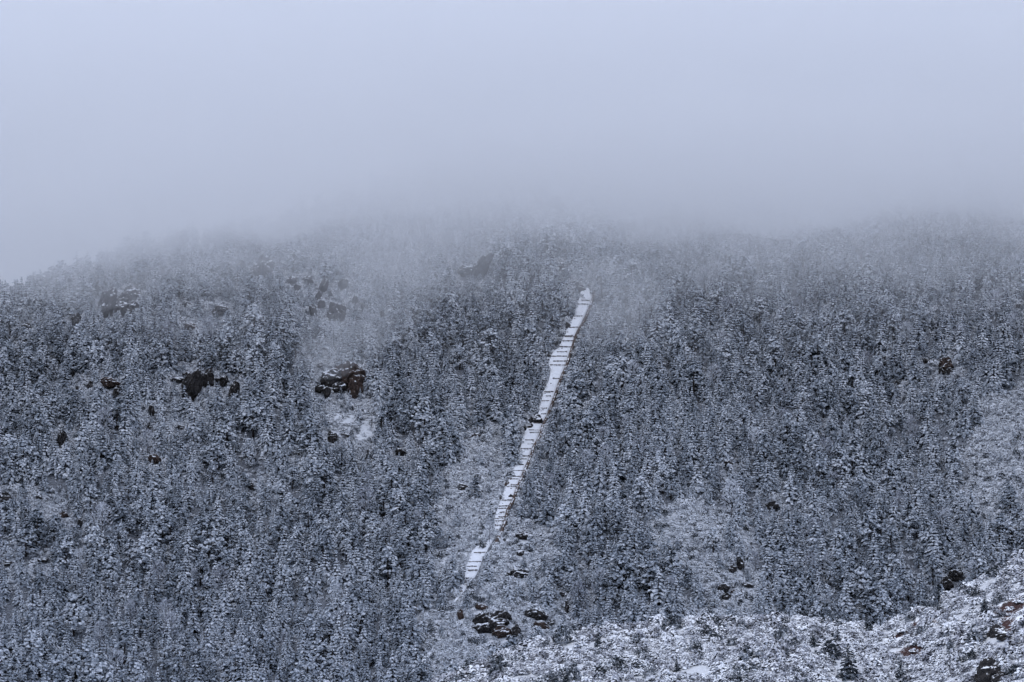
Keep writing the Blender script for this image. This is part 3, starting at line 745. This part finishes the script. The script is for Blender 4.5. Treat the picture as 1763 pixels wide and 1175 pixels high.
l0, r0_ = edges(sv); ok |= ((np.abs(su - l0 + 2) < 8) | (np.abs(su - r0_ - 9) < 4)) & (sv > 495) & (sv < 1025) & (rng.random(n) < .6)
el, er = edges(sv); jl_ = rng.random(n) ** 1.5 * np.where(sv > 915, 10, 5); jr_ = rng.random(n) ** 2 * np.where(sv > 915, 8, 2)
inl = path_block(su, sv) & (su > el + jl_) & (su < er + 4 - jr_)
ok &= ~inl
for (ru, rv, rw, rh) in RK: ok &= ~((np.abs(su - ru) < rw * .45) & (sv > rv - rh * .3) & (sv - 5 < rv + rh * .42))
P = P[ok]; m_ = len(P); r0 = np.clip(rng.lognormal(0, .4, m_), .45, 2.4); P[:, 2] -= .1
BS = [bpy.data.objects.new("slope_bush", b_.data.copy()) for b_ in BUSH]
for b_ in BS[:5]: b_.data.materials[0] = M_slope
scatter("slope_scrub_vegetation", P, rng.uniform(0, 6.28, m_), np.stack([r0, r0, r0 * rng.uniform(.7, 1.3, m_)], -1), np.where(rng.random(m_) < .10, rng.integers(5, 7, m_), rng.integers(0, 5, m_)), BS, "snowy scrub filling the clearings of the slope")

# ------------------------------------------------------------------ low cloud on the mountain and wisps of mist
def fog_layer(name, z0, amp, wl, dens, ztop, seed, y0=880, y1=3200, xw=1100, drop=0):
    gx = np.linspace(-xw, xw, 90); gy_ = np.linspace(y0, y1, 90); X, Y = np.meshgrid(gx, gy_)
    B = z0 + amp * fbm(X / wl + seed, Y / wl + seed * .7, 3) + np.clip((1150 - Y) / 270, 0, 1) * 40 - drop * np.clip((-X - 60) / 200, 0, 1)
    n_ = 90; i = np.arange(n_ * n_).reshape(n_, n_)
    V = np.concatenate([np.stack([X, Y, B], -1).reshape(-1, 3), np.stack([X, Y, np.full_like(X, ztop)], -1).reshape(-1, 3)])
    q = np.stack([i[:-1, :-1], i[1:, :-1], i[1:, 1:], i[:-1, 1:]], -1).reshape(-1, 4); F = [tuple(k) for k in q] + [tuple(k[::-1] + n_ * n_) for k in q]
    ring = list(i[0, :]) + list(i[1:, -1]) + list(i[-1, -2::-1]) + list(i[-2:0:-1, 0])
    for a, c in zip(ring, ring[1:] + ring[:1]): F.append((a, c, c + n_ * n_, a + n_ * n_))
    o = mesh_obj(name, V, F, vol_mat(name, dens)); o['kind'] = 'stuff'; o['label'] = "low cloud hiding the top of the mountain"; return o
for j, (z0, amp, wl, d) in enumerate([(140, 44, 240, .00045), (178, 46, 190, .0007), (198, 66, 130, .0018), (218, 56, 150, .0045)]):
    fog_layer("fog", z0, amp, wl, d, 390 + 4 * j, 3.3 + 7.1 * j, drop=(0, 12, 26, 30)[j])
def wisp(u, v, w, h, dens, seed, depth=26):
    p = hit(u, v + h * .3); k = p[1] / FPX; sx, sz = w * k / 2, h * k / 2
    bm = bmesh.new(); bmesh.ops.create_icosphere(bm, subdivisions=4, radius=1)
    for q in bm.verts:
        c = q.co; s = 1 + .45 * float(fbm(c.x * 1.3 + seed, c.z * 1.3 + c.y, 3)); q.co = (c.x * sx * s, c.y * depth * s, c.z * sz * s)
    me = bpy.data.meshes.new("mist"); bm.to_mesh(me); bm.free(); me.materials.append(vol_mat("mist", dens))
    o = bpy.data.objects.new("mist", me); COL.objects.link(o); d = ray(u, v); t = p[1] - depth * .9 - sz
    o.location = d / d[1] * t; o['kind'] = 'stuff'; o['label'] = "thin wisp of mist in front of the trees"
for j, (u, v, w, h, d) in enumerate([(556, 618, 110, 70, .0034), (590, 588, 150, 90, .0036), (628, 545, 180, 110, .0030), (672, 500, 200, 120, .0028), (722, 455, 240, 130, .003), (655, 450, 200, 90, .0025),
        (1052, 560, 110, 80, .0028), (1085, 535, 150, 100, .003), (1062, 495, 170, 110, .0028), (1120, 480, 210, 110, .0024), (1000, 465, 160, 90, .0022), (300, 440, 260, 90, .0018), (120, 440, 240, 80, .0018), (1330, 460, 280, 110, .0022), (1560, 450, 300, 110, .0020)]):
    wisp(u, v, w, h, d * .85, 2.2 + 3.7 * j, 45)
